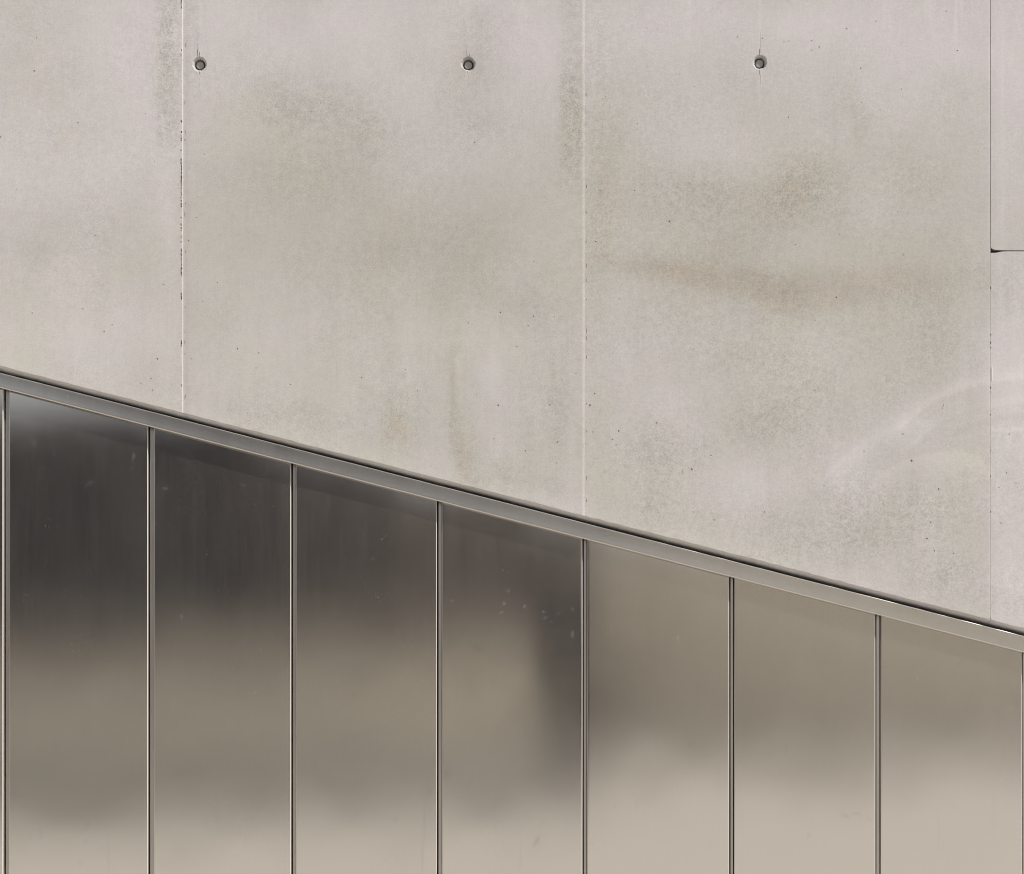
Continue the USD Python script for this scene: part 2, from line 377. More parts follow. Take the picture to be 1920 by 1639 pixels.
    # wipe marks of a cloth at the lower right
    for pts, w0, w1, t, h in (
            ([(1960, 706), (1880, 712), (1800, 728), (1745, 760), (1690, 800)], 4, 17, .050, -.12),
            ([(1930, 752), (1870, 760), (1790, 790), (1700, 842)], 4, 12, .035, -.05),
            ([(1850, 762), (1810, 776), (1770, 796), (1730, 822)], 9, 4, -.045, .02),
            ([(1940, 780), (1880, 783), (1820, 800), (1790, 812)], 8, 4, -.035, 0),
            ([(1940, 800), (1890, 806), (1860, 806)], 3, 5, .05, -.05),
            ([(1640, 905), (1700, 866), (1770, 846), (1830, 858), (1862, 880)], 3, 26, .050, .12),
            ([(1560, 880), (1640, 820), (1720, 790)], 8, 20, .030, -.15),
            ([(1900, 1060), (1890, 1090), (1930, 1110)], 4, 7, .03, 0)):
        g = arc(px + 8 * n3(px, py, 70, 21), py + 8 * n3(px, py, 70, 22), pts, w0, w1)
        tone += 1.35 * t * g
        hue += h * g
        grime += -0.10 * g
    # pale lime runs from the top edge, and faint ones lower
    for x, y1, t, w in ((1294, 62, .06, 3), (1658, 40, .05, 3), (1736, 30, .05, 3.5), (1744, 46, .04, 2.5), (1792, 78, .075, 3), (1803, 40, .05, 4),
                        (1140, 150, .03, 3), (1425, 190, .05, 3), (376, 150, .045, 3), (878, 165, .04, 4), (1880, 500, .03, 3)):
        tone += t * np.exp(-((px - x - 3 * n1(py, 60, 31)) / w) ** 2) * sstep(y1 + 25, y1 - 25, py) * (py > -400)
    for x, y0, y1, t in ((1565, 215, 280, -.05), (1603, 225, 270, -.05), (1590, 215, 260, .04), (1872, 475, 505, .05), (857, 660, 760, .03), (848, 690, 800, -.03),
                         (872, 640, 800, -.03), (760, 790, 850, -.03), (742, 800, 850, .03)):
        tone += t * np.exp(-((px - x) / 3.2) ** 2) * sstep(y0, y0 + 20, py) * sstep(y1 + 15, y1 - 15, py)
    # water-softened pale lip just over the chamfer
    lip = np.exp(-(below / (16 + 22 * (n1(px, 70, 41) + 0.35))) ** 2) * (0.75 + 1.2 * n1(px, 45, 42))
    tone += 0.045 * np.clip(lip, 0, 1)
    hue += 0.06 * lip
    # vertical weather streaks
    st = n3(px * 9.0, py, 160, 51, 3)
    tone += 0.06 * st * sstep(380, 620, py)
    tone += 0.11 * n3(px, py, 170, 52, 5) + 0.08 * n3(px + 2 * wy - 2 * py, py + 2 * wx - 2 * px, 60, 53, 5)
    grime += 0.30 * np.clip(n3(px, py, 75, 57, 4) * 2, -0.4, 0.8)
    hue += 0.30 * n3(wx, wy, 48, 58, 4)
    hue += 0.62 * n3(px, py, 140, 54, 5)
    grime *= 0.78
    base = {0: (.012, -.02), 3: (.020, -.18), 4: (.030, -.26)}.get(panel, (0, 0))
    tone += base[0]
    hue += base[1]
    tone *= 1.25
    return np.stack([np.clip(0.5 + tone, 0, 1), 0.6 * np.clip(hue, -0.2, 1.0) + 0.2 + 0.4 * np.clip(brown, 0, 1) - 0.2, np.clip(grime, 0, 1)], -1)


def set_wear_and_tint(mesh, fn, y, third=None):
    pts = np.array(mesh.GetPointsAttr().Get())
    k = S * (DIST + y) / DIST
    vals = fn(pts[:, 0] / k + CX, HY - (pts[:, 2] - EYE) / k)
    if third is not None:
        vals[:, 2] = third(pts)
    pv = UsdGeom.PrimvarsAPI(mesh).CreatePrimvar('wear_and_tint', Sdf.ValueTypeNames.Color3fArray, 'vertex')
    pv.Set(Vt.Vec3fArray.FromNumpy(vals.astype(np.float32)))


# ------------------------------------------------------------------ concrete wall
YC = -0.030
RNG = np.random.default_rng(7)
pits = [(68, 71, 2), (64, 133, 3.2), (146, 230, 2.6), (1, 257, 3), (383, 289, 2), (179, 442, 2), (353, 451, 2.4), (369, 408, 2), (408, 530, 2), (307, 534, 2),
        (890, 267, 2.2), (1190, 357, 2.2), (1195, 232, 2), (1125, 357, 2), (1117, 453, 2.4), (1255, 415, 3.2), (1001, 490, 2),
        (1536, 88, 2.8), (1522, 76, 2), (1522, 94, 2), (1587, 54, 2), (1614, 128, 2.6), (1479, 77, 2.2), (1470, 78, 1.8), (1795, 95, 2.8), (1774, 21, 2), (1642, 40, 2),
        (1429, 72, 2.2), (1383, 69, 2), (1690, 167, 1.8), (1615, 192, 1.8), (1650, 206, 1.8), (1492, 459, 2.2), (1478, 220, 2),
        (60, 587, 2.4), (155, 579, 2.2), (195, 622, 2.6), (210, 609, 2.2), (295, 673, 3), (283, 710, 2.2), (286, 732, 2.2), (264, 719, 1.8), (445, 654, 2.8),
        (485, 662, 2.6), (414, 666, 2), (358, 673, 2), (545, 721, 2), (380, 566, 2), (480, 690, 1.8),
        (938, 586, 2.6), (878, 605, 2), (1000, 593, 2), (934, 760, 3), (1031, 759, 2.4), (1106, 760, 3.4), (1115, 738, 2.6), (1045, 829, 2.6), (1160, 808, 3),
        (1112, 810, 2.4), (1148, 824, 2.4), (1155, 834, 2.2), (1231, 793, 2.6), (926, 823, 2.2), (678, 708, 2.2), (760, 693, 2), (1044, 868, 2), (783, 733, 2),
        (1568, 558, 2.6), (1297, 880, 3), (1709, 864, 3.6), (1693, 814, 2.6), (1892, 814, 2.4), (1853, 892, 3), (1745, 979, 2.8), (1738, 1010, 2.8), (1760, 917, 2.6),
        (1333, 854, 2.6), (1433, 960, 2.4), (1339, 975, 2.2), (1620, 846, 2.2), (1656, 945, 2.2), (1887, 887, 2.6), (1873, 914, 2.4), (1905, 906, 2), (1877, 981, 2.2),
        (1545, 911, 2), (1752, 1033, 2.4), (1788, 1038, 2.2), (1280, 885, 2), (985, 845, 2), (1080, 700, 1.8), (1300, 960, 2)]
for _ in range(75):
    x, y = RNG.uniform(-10, 1930), RNG.uniform(-20, 1190)
    if y < edge_line(x) - 25 and min(abs(x - j) for j in (344, 1097, 1858)) > 10:
        pits.append((x, y, RNG.uniform(1.0, 1.9)))
holes = [(374, 120, 0), (878, 120, 1), (1425, 117, 2)]     # formwork tie holes
holes += [(374 - 1060, 120, 3), (1425 + 1080, 117, 4)]


def cone_cut(x, y, z, seed):
    rng = np.random.default_rng(100 + seed)
    ang = np.linspace(0, 2 * np.pi, 29)[:-1]
    rings = []
    for r, dep, jit in ((0.0315, -0.004, 0.0006), (0.0272, 0.0, 0.0009), (0.0205, 0.011, 0.0007), (0.0180, 0.050, 0)):
        rr = r + jit * rng.normal(size=len(ang))
        rings.append(np.stack([x + rr * np.cos(ang), np.full(len(ang), y + dep), z + rr * np.sin(ang) * 1.04], 1))
    n = len(ang)
    v = np.vstack(rings + [[[x, y - 0.004, z]], [[x, y + 0.050, z]]])
    f = []
    for k in range(3):
        for i in range(n):
            a, b, c, d = k * n + i, k * n + (i + 1) % n, (k + 1) * n + (i + 1) % n, (k + 1) * n + i
            f += [[a, d, c], [a, c, b]]
    for i in range(n):
        f += [[4 * n, i, (i + 1) % n], [4 * n + 1, 3 * n + (i + 1) % n, 3 * n + i]]
    t = trimesh.Trimesh(v, f, process=False)
    if t.volume < 0:
        t.invert()
    return to_manifold(t)


def to_manifold(t):
    return m3.Manifold(m3.Mesh(np.asarray(t.vertices, np.float32), np.asarray(t.faces, np.uint32)))


def panel_solid(x0, x1, bottom, top, y, xs, seed, bevel=(0.0, 0.0), fine_to=None, chamfer=True, ragged_right=None, zstep=0.006, corner=0.0, thick=0.23):
    """A cast field of the wall as a closed solid. bottom, top: z as functions of x. The right arris is bevelled by (width, depth)."""
    N = len(xs)
    zb, zt = bottom(xs), top(xs)
    tmax = float(np.max(zt - zb))
    if fine_to is None:
        v = np.linspace(0, 1, 20)
    else:
        lim = np.clip((fine_to - np.min(zb)) / tmax, 0.02, 1)
        nf = max(8, int(lim * tmax / zstep))
        v = np.concatenate([np.linspace(0, lim, nf), np.linspace(lim, 1, max(3, int((1 - lim) * tmax / 0.08) + 2))[1:]]) if lim < 0.999 else np.linspace(0, 1, nf)
    R = len(v)
    X = np.repeat(xs[None], R, 0).astype(float)
    Z = zb[None] + v[:, None] * (zt - zb)[None]
    pxx, pyy = X / S + CX, HY - (Z - EYE) / S
    Y = np.full((R, N), y) + 0.0010 * n3(pxx, pyy, 420, 60 + seed, 3) + 0.0003 * n3(pxx, pyy, 40, 70 + seed, 3)
    if bevel[0] > 0:
        w, dep = bevel
        zz = pyy[:, -1]
        X[:, -2] = X[:, -1] - w * (1.0 + 0.9 * n1(zz, 9, 80 + seed, 3) + 0.6 * n1(zz, 60, 81 + seed))
        Y[:, -1] = y + dep
    # slightly broken bottom arris
    if chamfer:
        tz = 0.0060 * n1(xs / S, 16, 90 + seed, 4) + 0.004 * n1(xs / S, 90, 91 + seed)
        fall = np.exp(-(Z - zb[None]) / 0.02)
        Z = Z + tz[None] * fall
        wob = 0.003 * n1(xs / S, 40, 93 + seed)
        ch0 = np.stack([X[0], np.full(N, y + 0.0110) + 0.003 * n1(xs / S, 30, 92 + seed), zb - 0.0045 + 0.6 * wob], 1)
        ch1 = np.stack([X[0], np.full(N, y + 0.0270), zb - 0.0120 + wob], 1)
        ch2 = np.stack([X[0], np.full(N, y + 0.0520), zb - 0.0185 + 0.6 * wob], 1)
        ch3 = np.stack([X[0], np.full(N, y + 0.1500), zb - 0.0205], 1)
        ch4 = np.stack([X[0], np.full(N, y + 0.1520), zb - 0.0600], 1)
        bk0 = np.stack([X[0], np.full(N, y + thick), zb - 0.0605], 1)
        loop = [bk0, ch4, ch3, ch2, ch1, ch0]
    else:
        loop = [np.stack([X[0], np.full(N, y + thick), zb], 1)]
    loop += [np.stack([X[r], Y[r], Z[r]], 1) for r in range(R)]
    loop += [np.stack([X[-1], np.full(N, y + thick), zt], 1)]
    G = np.array(loop)                      # L x N x 3
    L = len(G)
    V = G.reshape(-1, 3)
    idx = lambda r, c: r * N + c
    r, c = np.meshgrid(np.arange(L), np.arange(N - 1), indexing='ij')
    r2 = (r + 1) % L
    F = np.concatenate([np.stack([idx(r, c), idx(r, c + 1), idx(r2, c + 1)], -1).reshape(-1, 3),
                        np.stack([idx(r, c), idx(r2, c + 1), idx(r2, c)], -1).reshape(-1, 3)])
    caps, nv, extra = [], len(V), []
    for col, flip in ((0, False), (N - 1, True)):
        extra.append([G[0, col, 0], y + thick * 0.6, (Z[0, col] + Z[-1, col]) / 2])
        k = nv + len(extra) - 1
        for i in range(L):
            a, b = idx(i, col), idx((i + 1) % L, col)
            caps.append([k, a, b] if not flip else [k, b, a])
    t = trimesh.Trimesh(np.vstack([V, extra]), np.vstack([F, caps]), process=False)
    if t.volume < 0:
        t.invert()
    return to_manifold(t)


wall = thing('concrete_wall', 'pale mottled fair-faced concrete wall with tie holes above the sloping steel trim', 'wall')
TOP = 5.5
zf = lambda row, y: at(0, row, y)[1]
grid = lambda a, b, st: np.linspace(a, b, max(3, int(round((b - a) / st)) + 1))
FT = EYE + (HY + 12) * S     # the finely divided part reaches just above the frame

fields = [  # (left px, right px, bottom row fn, top row fn or None, y, bevel, number)
    ('a', -409, 343.2, 'slope', None, YC - 0.0035, (0.0040, 0.0033), 0),
    ('b', 343.1, 1096.0, 'slope', None, YC, (0.0042, 0.0030), 1),
    ('c', 1095.4, 1857.0, 'slope', None, YC + 0.0030, (0.0016, 0.0012), 2),
    ('d', 1857.9, 2611, 'flat', None, YC + 0.0024, (0.0040, 0.003), 3),
    ('e', 1857.4, 2611, 'slope', 471.0, YC + 0.0042, (0.0040, 0.003), 4),
    ('f', -1700, -411, 'slope', None, YC - 0.006, (0.0040, 0.003), 5),
    ('g', 2613, 3900, 'slope', None, YC + 0.008, (0, 0), 6),
]
panel_prims = {}
for _, p0, p1, bottom, toprow, y, bevel, num in fields:
    x0, x1 = float(at(p0, 0, y)[0]), float(at(p1, 0, y)[0])
    k = S * (DIST + y) / DIST
    if num <= 4:
        vis1 = min(x1, at(1960, 0, y)[0])
        vis0 = max(x0, at(-40, 0, y)[0])
        xs = np.concatenate([grid(x0, vis0, 0.06)[:-1] if vis0 > x0 + .01 else [], grid(vis0, vis1, 0.006), grid(vis1, x1, 0.06)[1:] if vis1 < x1 - .01 else []])
    else:
        xs = grid(x0, x1, 0.05)
    if bevel[0] > 0:
        xs = np.concatenate([xs[:-2], [xs[-1] - bevel[0], xs[-1]]])
    if bottom == 'slope':
        bf = lambda x, k=k: EYE + (HY - edge_line(x / k + CX)) * k
    else:
        b0 = zf(469.4, y)
        # rounded lower left corner of the upper field
        bf = lambda x, b0=b0, x0=x0: b0 + 0.010 * np.exp(-np.clip(x - x0, 0, None) / 0.008) + 0.0012 * np.exp(-((x - x0) / 0.05) ** 2)
    tf = (lambda x: np.full(np.shape(x), TOP)) if toprow is None else (lambda x, z=zf(toprow, y), x0=x0: z - 0.0065 * np.exp(-np.clip(x - x0 - 0.022, 0, None) / 0.016) + 0.0016 * n1(x / S, 30, 5))
    fine = None if num > 4 else (min(FT, TOP))
    solid = panel_solid(x0, x1, bf, tf, y, xs, num, bevel, fine, chamfer=(bottom == 'slope'))
    cut = []
    inside = lambda hx, hy: p0 + 4 < hx < p1 - 4 and (num != 3 or hy < 466) and (num != 4 or hy > 476)
    for hx, hy, r in pits:
        if inside(hx, hy) and num <= 4:
            X, Z = at(hx, hy, y)
            rr = r * 0.0011
            s = m3.Manifold.sphere(1.0, 10).scale((rr * RNG.uniform(.85, 1.2), rr * 1.5, rr * RNG.uniform(.85, 1.3))).translate((float(X), y, float(Z)))
            cut.append(s)
    if num == 0:   # honeycombed breaks along the right arris of the first field
        rng = np.random.default_rng(3)
        for a, b, dens in ((226, 300, .5), (300, 372, 1.0), (372, 400, .3), (408, 440, .8), (440, 466, .45), (468, 523, .95), (2, 14, .6), (92, 104, .4), (548, 566, .5), (640, 650, .4), (716, 724, .5)):
            yy = a
            while yy < b:
                step = rng.uniform(2.0, 6.0)
                if rng.uniform() < dens:
                    X, Z = at(340.6 - rng.uniform(-.3, .8), yy, y)
                    cut.append(m3.Manifold.sphere(1.0, 8).scale((0.0022 * rng.uniform(.6, 1.35), 0.011, 0.0052 * rng.uniform(.6, 1.4))).translate((float(X) - 0.0012, y, float(Z))))
                yy += step
    if num in (1, 2):
        rng = np.random.default_rng(20 + num)
        for _ in range(16):
            yy = rng.uniform(0, 950)
            X, Z = at((347.0 if num == 1 else 1099.4) + rng.uniform(-.6, .6), yy, y)
            cut.append(m3.Manifold.sphere(1.0, 8).scale((0.0011, 0.006, 0.005 * rng.uniform(.5, 2.2))).translate((float(X), y, float(Z))))
    if num in (2, 4):
        rng = np.random.default_rng(40)
        for yy in (540, 628, 643, 652, 727, 735, 778, 845, 893, 960):
            X, Z = at(1857.5, yy, y)
            cut.append(m3.Manifold.sphere(1.0, 8).scale((0.0020 * rng.uniform(.6, 1.3), 0.008, 0.005 * rng.uniform(.5, 1.4))).translate((float(X), y, float(Z))))
    plugs = []
    for hx, hy, hn in holes:
        if inside(hx, hy):
            X, Z = (float(q) for q in at(hx, hy, y))
            cut.append(cone_cut(X, y, Z, hn))
            plugs.append((X, Z, hn))
            # slits where grout ran along the tie seam
            for dx, za, zb_, w in {0: ((-.0085, .027, .055, .0022), (.0005, .027, .046, .0022), (.001, -.040, -.024, .0022)), 1: ((.004, .024, .040, .0014), (-.003, .024, .034, .0012), (-.004, -.032, -.024, .002)),
                                   2: ((-.001, .024, .050, .0026), (-.0015, -.048, -.025, .0016))}.get(hn, ()):
                cut.append(m3.Manifold.sphere(1.0, 12).scale((w * .62, 0.007, (zb_ - za) / 1.7)).translate((X + dx, y, Z + (za + zb_) / 2)))
    if cut:
        solid = solid - m3.Manifold.batch_boolean(cut, m3.OpType.Add)
    add = []
    for X, Z, hn in plugs:   # thin vertical grout seams through the tie holes
        for dx, za, zb_ in {0: ((-.004, .026, .13), (.0035, -.12, -.03)), 1: ((-.004, .025, .06), (.001, -.09, -.03)), 2: ((.0045, .026, .13), (.003, -.09, -.03))}.get(hn, ()):
            add.append(m3.Manifold.sphere(1.0, 12).scale((0.0013, 0.0011, (zb_ - za) / 2)).translate((X + dx, y, Z + (za + zb_) / 2)))
    if num == 4:
        X, Z = at(1857.2, 702, y)
        add.append(m3.Manifold.sphere(1.0, 12).scale((0.0042, 0.0024, 0.030)).translate((float(X) + .0048, y, float(Z))))
    if num == 2:
        for bx, by, r in ((1770, 762, 5), (1785, 830, 3.0), (1860, 1160, 3), (1785, 1064, 3.4), (1848, 866, 2.5)):
            X, Z = at(bx, by, y)
            for q in range(4):
                o = RNG.normal(size=2) * 0.0035
                add.append(m3.Manifold.sphere(1.0, 8).scale((0.0016 * r / 3, 0.0020, 0.0018 * r / 3)).translate((float(X) + o[0], y, float(Z) + o[1])))
    if add:
        solid = solid + m3.Manifold.batch_boolean(add, m3.OpType.Add)
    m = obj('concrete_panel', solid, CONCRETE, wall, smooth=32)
    set_wear_and_tint(m, lambda a, b, num=num: concrete_wear(a, b, num), y)
    panel_prims[num] = m
    for X, Z, hn in plugs:
        ang = np.linspace(0, 2 * np.pi, 25)[:-1]
        prof = np.array([[0.0, 0.0155], [0.006, 0.0158], [0.0125, 0.0162], [0.0142, 0.0172], [0.0148, 0.0200], [0.0148, 0.047]])
        plug = trimesh.creation.revolve(prof, sections=28)           # about z: radius, height
        plug.apply_transform(trimesh.transformations.rotation_matrix(-math.pi / 2, [1, 0, 0]))
        plug.apply_translation([X, y, Z])
        obj('tie_hole_plug', plug, PLUG, m, smooth=40)

# ------------------------------------------------------------------ steel cladding under the sloping trim
clad = thing('steel_cladding', 'brushed stainless steel wall cladding of tall panels capped by a sloping folded trim', 'cladding')
gaps = [(6, 16.5), (277, 289), (545.5, 555), (819, 829), (1092, 1101), (1367.5, 1376.5), (1641.5, 1651.5), (1916.5, 1927)]
for i in range(1, 6):
    gaps.insert(0, (6 - 272.5 * i, 16.5 - 272.5 * i))
    gaps.append((1916.5 + 272.5 * i, 1927 + 272.5 * i))
RF = 0.0026     # fold radius of the panel edges
smudges = [  # (px, py, rx, ry, deg, tone)
    (1007, 1576, 4, 9, 28, .10), (1001, 1585, 2.5, 4, 10, .06), (742, 1536, 5, 3, -15, .08), (1442, 1415, 6, 7, 0, .035), (1474, 1404, 4, 12, 5, .05), (1585, 1530, 8, 3.5, 20, .07),
    (1603, 1526, 10, 2.2, -12, .06), (1612, 1528, 6, 2, 30, .06), (1628, 1536, 6, 2.5, 40, .07), (1515, 1566, 2, 5, 0, .06), (805, 1485, 5, 9, 40, .05), (796, 1550, 2.2, 70, 3, .04),
    (793, 1610, 2.0, 50, 0, .04), (1293, 1396, 4, 6, 0, .05), (662, 1300, 3, 5, 0, .05), (75, 1560, 3, 9, -10, .06), (78, 1570, 3, 3, 0, .05), (162, 1577, 4, 2, 50, .08), (166, 1545, 2, 6, 0, .07),
    (152, 1618, 5, 3, 0, .05), (56, 1570, 2, 5, 0, .04), (475, 1535, 2, 5, 0, .06), (203, 1600, 1.5, 60, 0, .03), (406, 1530, 1.5, 40, 0, .03), (1153, 1512, 2, 5, 0, .06), (1192, 1508, 2, 8, 0, .05),
    (1110, 1582, 4, 3, 0, .05), (1190, 1180, 2, 4, 0, .03), (895, 1215, 10, 6, 40, .06), (1015, 1545, 3, 9, 0, .04), (975, 1610, 1.5, 30, 0, .03), (838, 1450, 10, 10, 0, .05), (1760, 1560, 2, 40, 0, .02),
    (1900, 1310, 10, 16, 0, .03), (1863, 1520, 3, 40, 0, .02)]
FL = 0.5
flecks = [(250, 858, 2.2, 9, .30), (700, 1048, 3, 3, .3), (880, 1055, 2, 2, .25), (846, 1127, 3, 3, .25), (945, 1132, 4, 3, .35), (984, 1138, 2.5, 2.5, .5), (941, 1148, 5, 2, .25), (952, 1108, 5, 2.5, .25),
          (1022, 1158, 5, 2.5, .35), (1033, 1166, 2.2, 2.2, .35), (1046, 1152, 2.5, 2.5, .3), (1074, 1143, 2, 2, .3), (1074, 1190, 2, 7, .4), (1018, 1148, 5, 1.5, .25), (897, 1165, 1.6, 8, .2),
          (1272, 1198, 1.8, 11, .25), (1145, 1180, 2, 16, .14), (1188, 1185, 1.6, 12, .14), (1550, 1190, 3, 14, .08), (1722, 1272, 1.6, 10, .15), (1693, 1305, 1.6, 10, .12),
          (160, 912, 2, 3, .2), (190, 1050, 1, 2, .2), (23, 1152, 3, 1.6, .3), (128, 1105, 5, 1.5, .2), (150, 1120, 4, 1.5, .25), (340, 1157, 2, 5, .2), (313, 1185, 1.5, 10, .1),
          (455, 909, 2.2, 3, .3), (573, 926, 1.5, 1.5, .25), (310, 915, 7, 4, .18), (170, 905, 8, 6, .14), (65, 830, 6, 8, .10), (860, 1240, 2, 3, .12), (915, 1440, 36, 1.4, .10), (1040, 1428, 40, 1.4, .08),
          (140, 1430, 24, 1.2, .08), (590, 1432, 1.5, 8, .06), (660, 1477, 3, 2, .12), (715, 1477, 12, 2, .07), (460, 1462, 2, 2, .10)]


def steel_wear(px, py):
    tone, dust = np.zeros(px.shape), np.zeros(px.shape)
    for x, y, rx, ry, deg, t in smudges:
        tone += 1.5 * t * blob(px, py, x, y, rx, ry, deg, 1.5)
    for x, y, rx, ry, t in flecks:
        dust += FL * t * blob(px, py, x, y, rx * 0.85, ry * 0.95) * (0.75 + 1.6 * n3(px, py, 7, 88, 2))
    below = py - rail_bottom(px)
    dust += 0.028 * sstep(900, 1700, px) * np.exp(-np.clip(below, 0, None) / 300.0)
    dust += 0.045 * np.exp(-np.clip(below, 0, None) / 140.0) * np.clip(0.7 + 2.2 * n3(px * 5, py, 120, 90, 4), 0, 2)
    dust += 0.05 * np.clip(n3(px * 2.6, py, 60, 91, 5) - 0.10, 0, 1) * np.exp(-np.clip(below, 0, None) / 260.0)
    return np.stack([np.clip(tone, 0, 1), np.clip(dust, 0, 1), np.zeros(px.shape)], -1)


# per panel: sideways tilt, up/down tilt (radians), belly (m), extra roll at the top (rad)
shape = {4: (-0.008, 0.001, .0008, .030), 5: (-0.004, 0.0030, .0008, .030), 6: (0.001, 0.0010, .0010, .030), 7: (-0.002, -0.0012, .0008, .030), 8: (0.0010, -.0022, .0011, .026), 9: (0.021, -0.0010, .0007, .016),
         10: (0.011, 0.0005, .0006, .010), 11: (0.006, -0.0010, .0008, .010)}
for i in range(len(gaps) - 1):
    x0, x1 = (float(at(q, 0)[0]) for q in (gaps[i][1], gaps[i + 1][0]))
    near = gaps[i + 1][0] > -60 and gaps[i][1] < 1980
    tx, tz, belly, roll = shape.get(i, (0, 0, .0008, .03))
    nx = 62 if near else 14
    inner = np.linspace(x0 + RF, x1 - RF, nx)
    a = np.linspace(0, np.pi / 2, 6)
    xs = np.concatenate([[x0], x0 + RF - RF * np.cos(a[:-1]), inner, x1 - RF + RF * np.sin(a[1:]), [x1]])
    ys = np.concatenate([[0.040], RF - RF * np.sin(a[:-1]), np.zeros(nx), RF - RF * np.cos(a[1:]), [0.040]])
    row = (rail_top(xs / S + CX) + rail_bottom(xs / S + CX)) / 2
    zt = at(0, row)[1]
    zlo = 0.012
    zs = np.concatenate([np.linspace(0, 1, 18)[:-1] * (0.86 - zlo) / 1.0 + zlo, [0.86]])
    if near:
        nfine = int((zt.max() - 0.86) / 0.0085)
    else:
        nfine = 24
    vf = np.linspace(0, 1, nfine)[1:]
    Z = np.concatenate([np.repeat(zs[:, None], len(xs), 1), 0.86 + vf[:, None] * (zt - 0.86)[None]])
    X = np.repeat(xs[None], len(Z), 0)
    u = np.clip((X - (x0 + x1) / 2) / ((x1 - x0) / 2), -1, 1)
    drop = (zt[None] - Z)
    keep = sstep(1.0, 0.86, np.abs(u))
    warp = -belly * (1 - u * u) ** 2 * (0.6 + 1.2 * n3(Z * 160 + i * 71, Z * 0, 90, 95 + i, 2))
    warp += 0.0028 * n3(X / S, Z / S, 300, 130 + i, 2) * (1 - u * u) + 0.0010 * n3(X / S, Z / S, 110, 150 + i, 1) * (1 - u * u)
    warp += roll * 0.080 * np.exp(-drop / 0.16)                        # pinched back under the trim
    warp += tx * (X - (x0 + x1) / 2) * 0.8 + tz * (Z - 1.7)
    Y = ys[None] + warp
    R, N = X.shape
    V = np.stack([X, Y, Z], -1).reshape(-1, 3)
    r, c = np.meshgrid(np.arange(R - 1), np.arange(N - 1), indexing='ij')
    q = np.stack([r * N + c, r * N + c + 1, (r + 1) * N + c + 1, (r + 1) * N + c], -1).reshape(-1, 4)
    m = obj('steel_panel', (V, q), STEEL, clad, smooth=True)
    edge = np.repeat((np.arange(len(xs)) >= len(xs) - 6).astype(float)[None] * 0.68 + (np.arange(len(xs)) < 6).astype(float)[None] * 0.0, R, 0).ravel()  # highlight painted on the sun-side folds only
    set_wear_and_tint(m, steel_wear, 0.0, lambda p, e=edge: e)
for i, (g0, g1) in enumerate(gaps):     # recessed cover strip in each open joint
    x0, x1 = (float(at(q, 0)[0]) for q in (g0, g1))
    zt0 = float(at(0, (rail_top((g0 + g1) / 2) + rail_bottom((g0 + g1) / 2)) / 2)[1])
    w0, w1 = x0 + 0.0056, x1 - 0.0015
    sec = np.array([[w0, .030], [w0, 0.0175], [w0 + .0012, 0.0162], [w1 - .0012, 0.0162], [w1, 0.0175], [w1, .030]])
    Z = np.array([0.012, zt0])
    V = np.array([[x, y, z] for z in Z for x, y in sec])
    n = len(sec)
    F = [[k, (k + 1) % n, n + (k + 1) % n, n + k] for k in range(n)]
    t = trimesh.Trimesh(V, [f for a, b, c_, d in F for f in ([a, b, c_], [a, c_, d])] + [[0, k + 1, k] for k in range(1, n - 1)] + [[n, n + k, n + k + 1] for k in range(1, n - 1)], process=False)
    obj('joint_strip', t, STRIP, clad)
# dark substrate the panels hang on
X0, X1 = float(at(gaps[0][0] + 4, 0)[0]), float(at(gaps[-1][1] - 4, 0)[0])
k = lambda x: float(at(0, (rail_top(x / S + CX) + rail_bottom(x / S + CX)) / 2)[1])
V = [[x, y, z] for x in (X0, X1) for y in (0.034, 0.112) for z in (0.005, k(x) - 0.004)]
F = [[0, 1, 3, 2], [4, 6, 7, 5], [0, 4, 5, 1], [2, 3, 7, 6], [0, 2, 6, 4], [1, 5, 7, 3]]
t = trimesh.Trimesh(V, [f for a, b, c_, d in F for f in ([a, b, c_], [a, c_, d])])
t.fix_normals()
obj('backing', t, BACK, clad)

# the folded trim: a rounded section swept down the slope
YR, YB, RR, RL = -0.038, 0.0265, 0.0026, 0.0037
pxs = np.linspace(gaps[0][0], gaps[-1][1], 420)
ang = np.linspace(0, np.pi / 2, 7)
rows = []
for px in pxs:
    kx = S * (DIST + YR) / DIST
    x = (px - CX) * kx
    ztop, zbot = EYE + (HY - rail_top(px)) * kx, EYE + (HY - rail_bottom(px)) * kx
    wv = 0.00035 * float(n1(np.array([px]), 160, 201)[0]) * 2
    wt = 0.0012 * float(n1(np.array([px]), 26, 202, 3)[0])
    ztop += wt
    yf = YR + wv
    p = [(-0.0095, zbot + 0.010), (-0.0095, ztop)]
    p += [(yf + RR - RR * math.sin(t), ztop - RR + RR * math.cos(t)) for t in ang]
    mid = np.linspace(ztop - RR, zbot + RL, 8)[1:-1]
    bend = lambda z: 0.0002 * math.sin(math.pi * (z - zbot) / (ztop - zbot))
    p += [(yf + bend(z), z) for z in mid]
    p += [(yf + RL - RL * math.cos(t), zbot + RL - RL * math.sin(t)) for t in ang]
    p += [(-0.0015, zbot)]
    p += [(-0.0015, zbot + 0.003)]
    rows.append([[x, y, z] for y, z in p])
G = np.array(rows)
R, N = G.shape[:2]
r, c = np.meshgrid(np.arange(R - 1), np.arange(N), indexing='ij')
c2 = (c + 1) % N
q = np.stack([r * N + c, r * N + c2, (r + 1) * N + c2, (r + 1) * N + c], -1).reshape(-1, 4)
F = np.vstack([q[:, [0, 1, 2]], q[:, [0, 2, 3]]])
t = trimesh.Trimesh(G.reshape(-1, 3), F, process=False)
t.fix_normals()
mt_ = obj('sloping_trim', t, RAIL, clad, smooth=35)


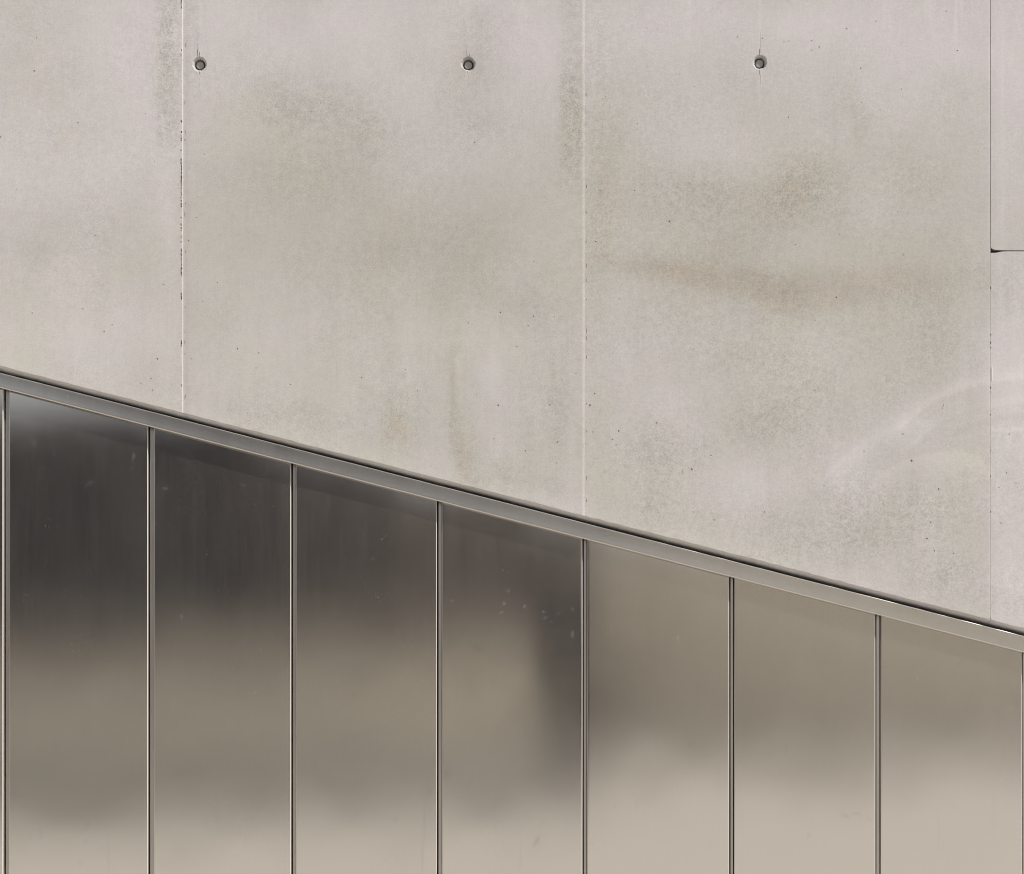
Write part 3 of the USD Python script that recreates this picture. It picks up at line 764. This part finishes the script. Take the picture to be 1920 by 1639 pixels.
def trim_edge_glint(p):  # bright top and bottom lines of the trim, highlights painted into the colour
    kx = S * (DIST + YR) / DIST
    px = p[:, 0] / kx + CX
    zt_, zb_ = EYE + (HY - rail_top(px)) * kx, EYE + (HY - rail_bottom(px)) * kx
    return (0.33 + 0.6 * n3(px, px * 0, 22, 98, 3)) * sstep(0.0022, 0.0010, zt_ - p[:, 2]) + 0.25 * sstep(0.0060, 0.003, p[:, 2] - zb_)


set_wear_and_tint(mt_, lambda a, b: np.stack([0 * a, 0.02 * np.clip(0.5 + 3 * n3(a * 4, b, 60, 97, 4), 0, 2), 0 * a], -1), YR, trim_edge_glint)

# ------------------------------------------------------------------ what stands opposite, some of it added to shape the reflections in the steel
def sheet(name, x0, x1, y0, y1, z, mat, kind='structure'):
    m = obj(name, (np.array([[x0, y0, z], [x1, y0, z], [x1, y1, z], [x0, y1, z]], float), np.array([[0, 1, 2, 3]])), mat)
    tag(m, kind=kind)
    return m


sheet('ground', -600, 600, -900, 300, 0.0, PAVING)
sheet('added_dark_strip', -60, 1.6, -25.2, -18.4, 0.004, DARK_STRIP)  # unseen dark strip, added to mirror as the low dark band


def window(parent, x, z, w, h, yf):
    f = 0.06
    fr = obj('window', trimesh.util.concatenate([box(x - w / 2 - f, x - w / 2, yf, yf + .05, z - f, z + h + f), box(x + w / 2, x + w / 2 + f, yf, yf + .05, z - f, z + h + f),
                                                 box(x - w / 2, x + w / 2, yf, yf + .05, z - f, z), box(x - w / 2, x + w / 2, yf, yf + .05, z + h, z + h + f),
                                                 box(x - .025, x + .025, yf, yf + .045, z, z + h)]), FRAME, parent)
    obj('pane', box(x - w / 2, x + w / 2, yf + .004, yf + .02, z, z + h), GLASS, fr)


YF = -30.0
TONE_BAND_A = plain('tone_band_light', (0.56, 0.50, 0.41), rough=0.85, noise=0.1)  # tones stepped to grade the mirrored facade from pale to dark
TONE_BAND_B = plain('tone_band_mid', (0.33, 0.29, 0.245), rough=0.85, noise=0.1)
TONE_BAND_C = plain('tone_band_dark', (0.15, 0.13, 0.115), rough=0.85, noise=0.1)
b1 = thing('dark_building', 'dark low building seen only as a blurred dark reflection in the left steel panels', 'building')
obj('base', box(-46, 0.62, YF - 12, YF + 0.05, 0, 1.75), PLASTER_PALE, b1)
for za, zb_, mat in ((1.752, 2.15, TONE_BAND_A), (2.152, 2.6, TONE_BAND_B), (2.602, 3.1, TONE_BAND_C)):  # bands added to soften the dark-to-tan change in the reflection
    obj('added_tone_band', box(-46, 0.62, YF - 12, YF + 0.035, za, zb_), mat, b1)
for xa, xb, top, mat in ((-46, -7.4, 7.0, CLAD_DARK), (-7.4, -4.5, 7.4, CLAD_DARK), (-4.5, -1.8, 6.7, CLAD_MID), (-1.8, 0.62, 5.7, CLAD_BROWN)):
    obj('wall', box(xa, xb - 0.01, YF - 12, YF, 3.102, top), mat, b1)
    obj('roof', box(xa - 0.05, xb + 0.03, YF - 12.1, YF + 0.08, top + 0.002, top + 0.16), ROOF, b1)
for x in np.arange(-44, -6, 3.4):
    window(b1, x, 3.6, 1.5, 1.7, YF)
YF = -36.0
b2 = thing('tan_building', 'tan plastered building, seen only as a soft brown reflection in the right steel panels', 'building')
obj('wall', box(2.55, 56, YF - 12, YF, 0, 4.9), PLASTER_TAN, b2)
obj('cornice', box(2.45, 56.1, YF - 12.1, YF + 0.10, 4.902, 5.1), PLASTER_PALE, b2)
for x in np.arange(15.5, 54, 4.2):
    window(b2, x, 3.0, 1.2, 1.2, YF)
YF = -30.0
obj('added_rear_wing', box(0.64, 2.4, -42, -31, 0, 5.6), CLAD_BROWN, b1)  # unseen block added behind the gate to keep sky out of the reflection
gt = thing('gate', 'dark gate seen only as a dark smear mirrored beside the middle steel joint', 'gate')
obj('leaf', box(0.68, 2.10, YF - 0.4, YF - 0.34, 0.03, 3.2), GATE, gt)
obj('gate_post', box(0.64, 0.715, YF - 0.33, YF - 0.2, 0, 3.3), GATE, gt)
obj('gate_post', box(2.105, 2.18, YF - 0.33, YF - 0.2, 0, 3.3), GATE, gt)
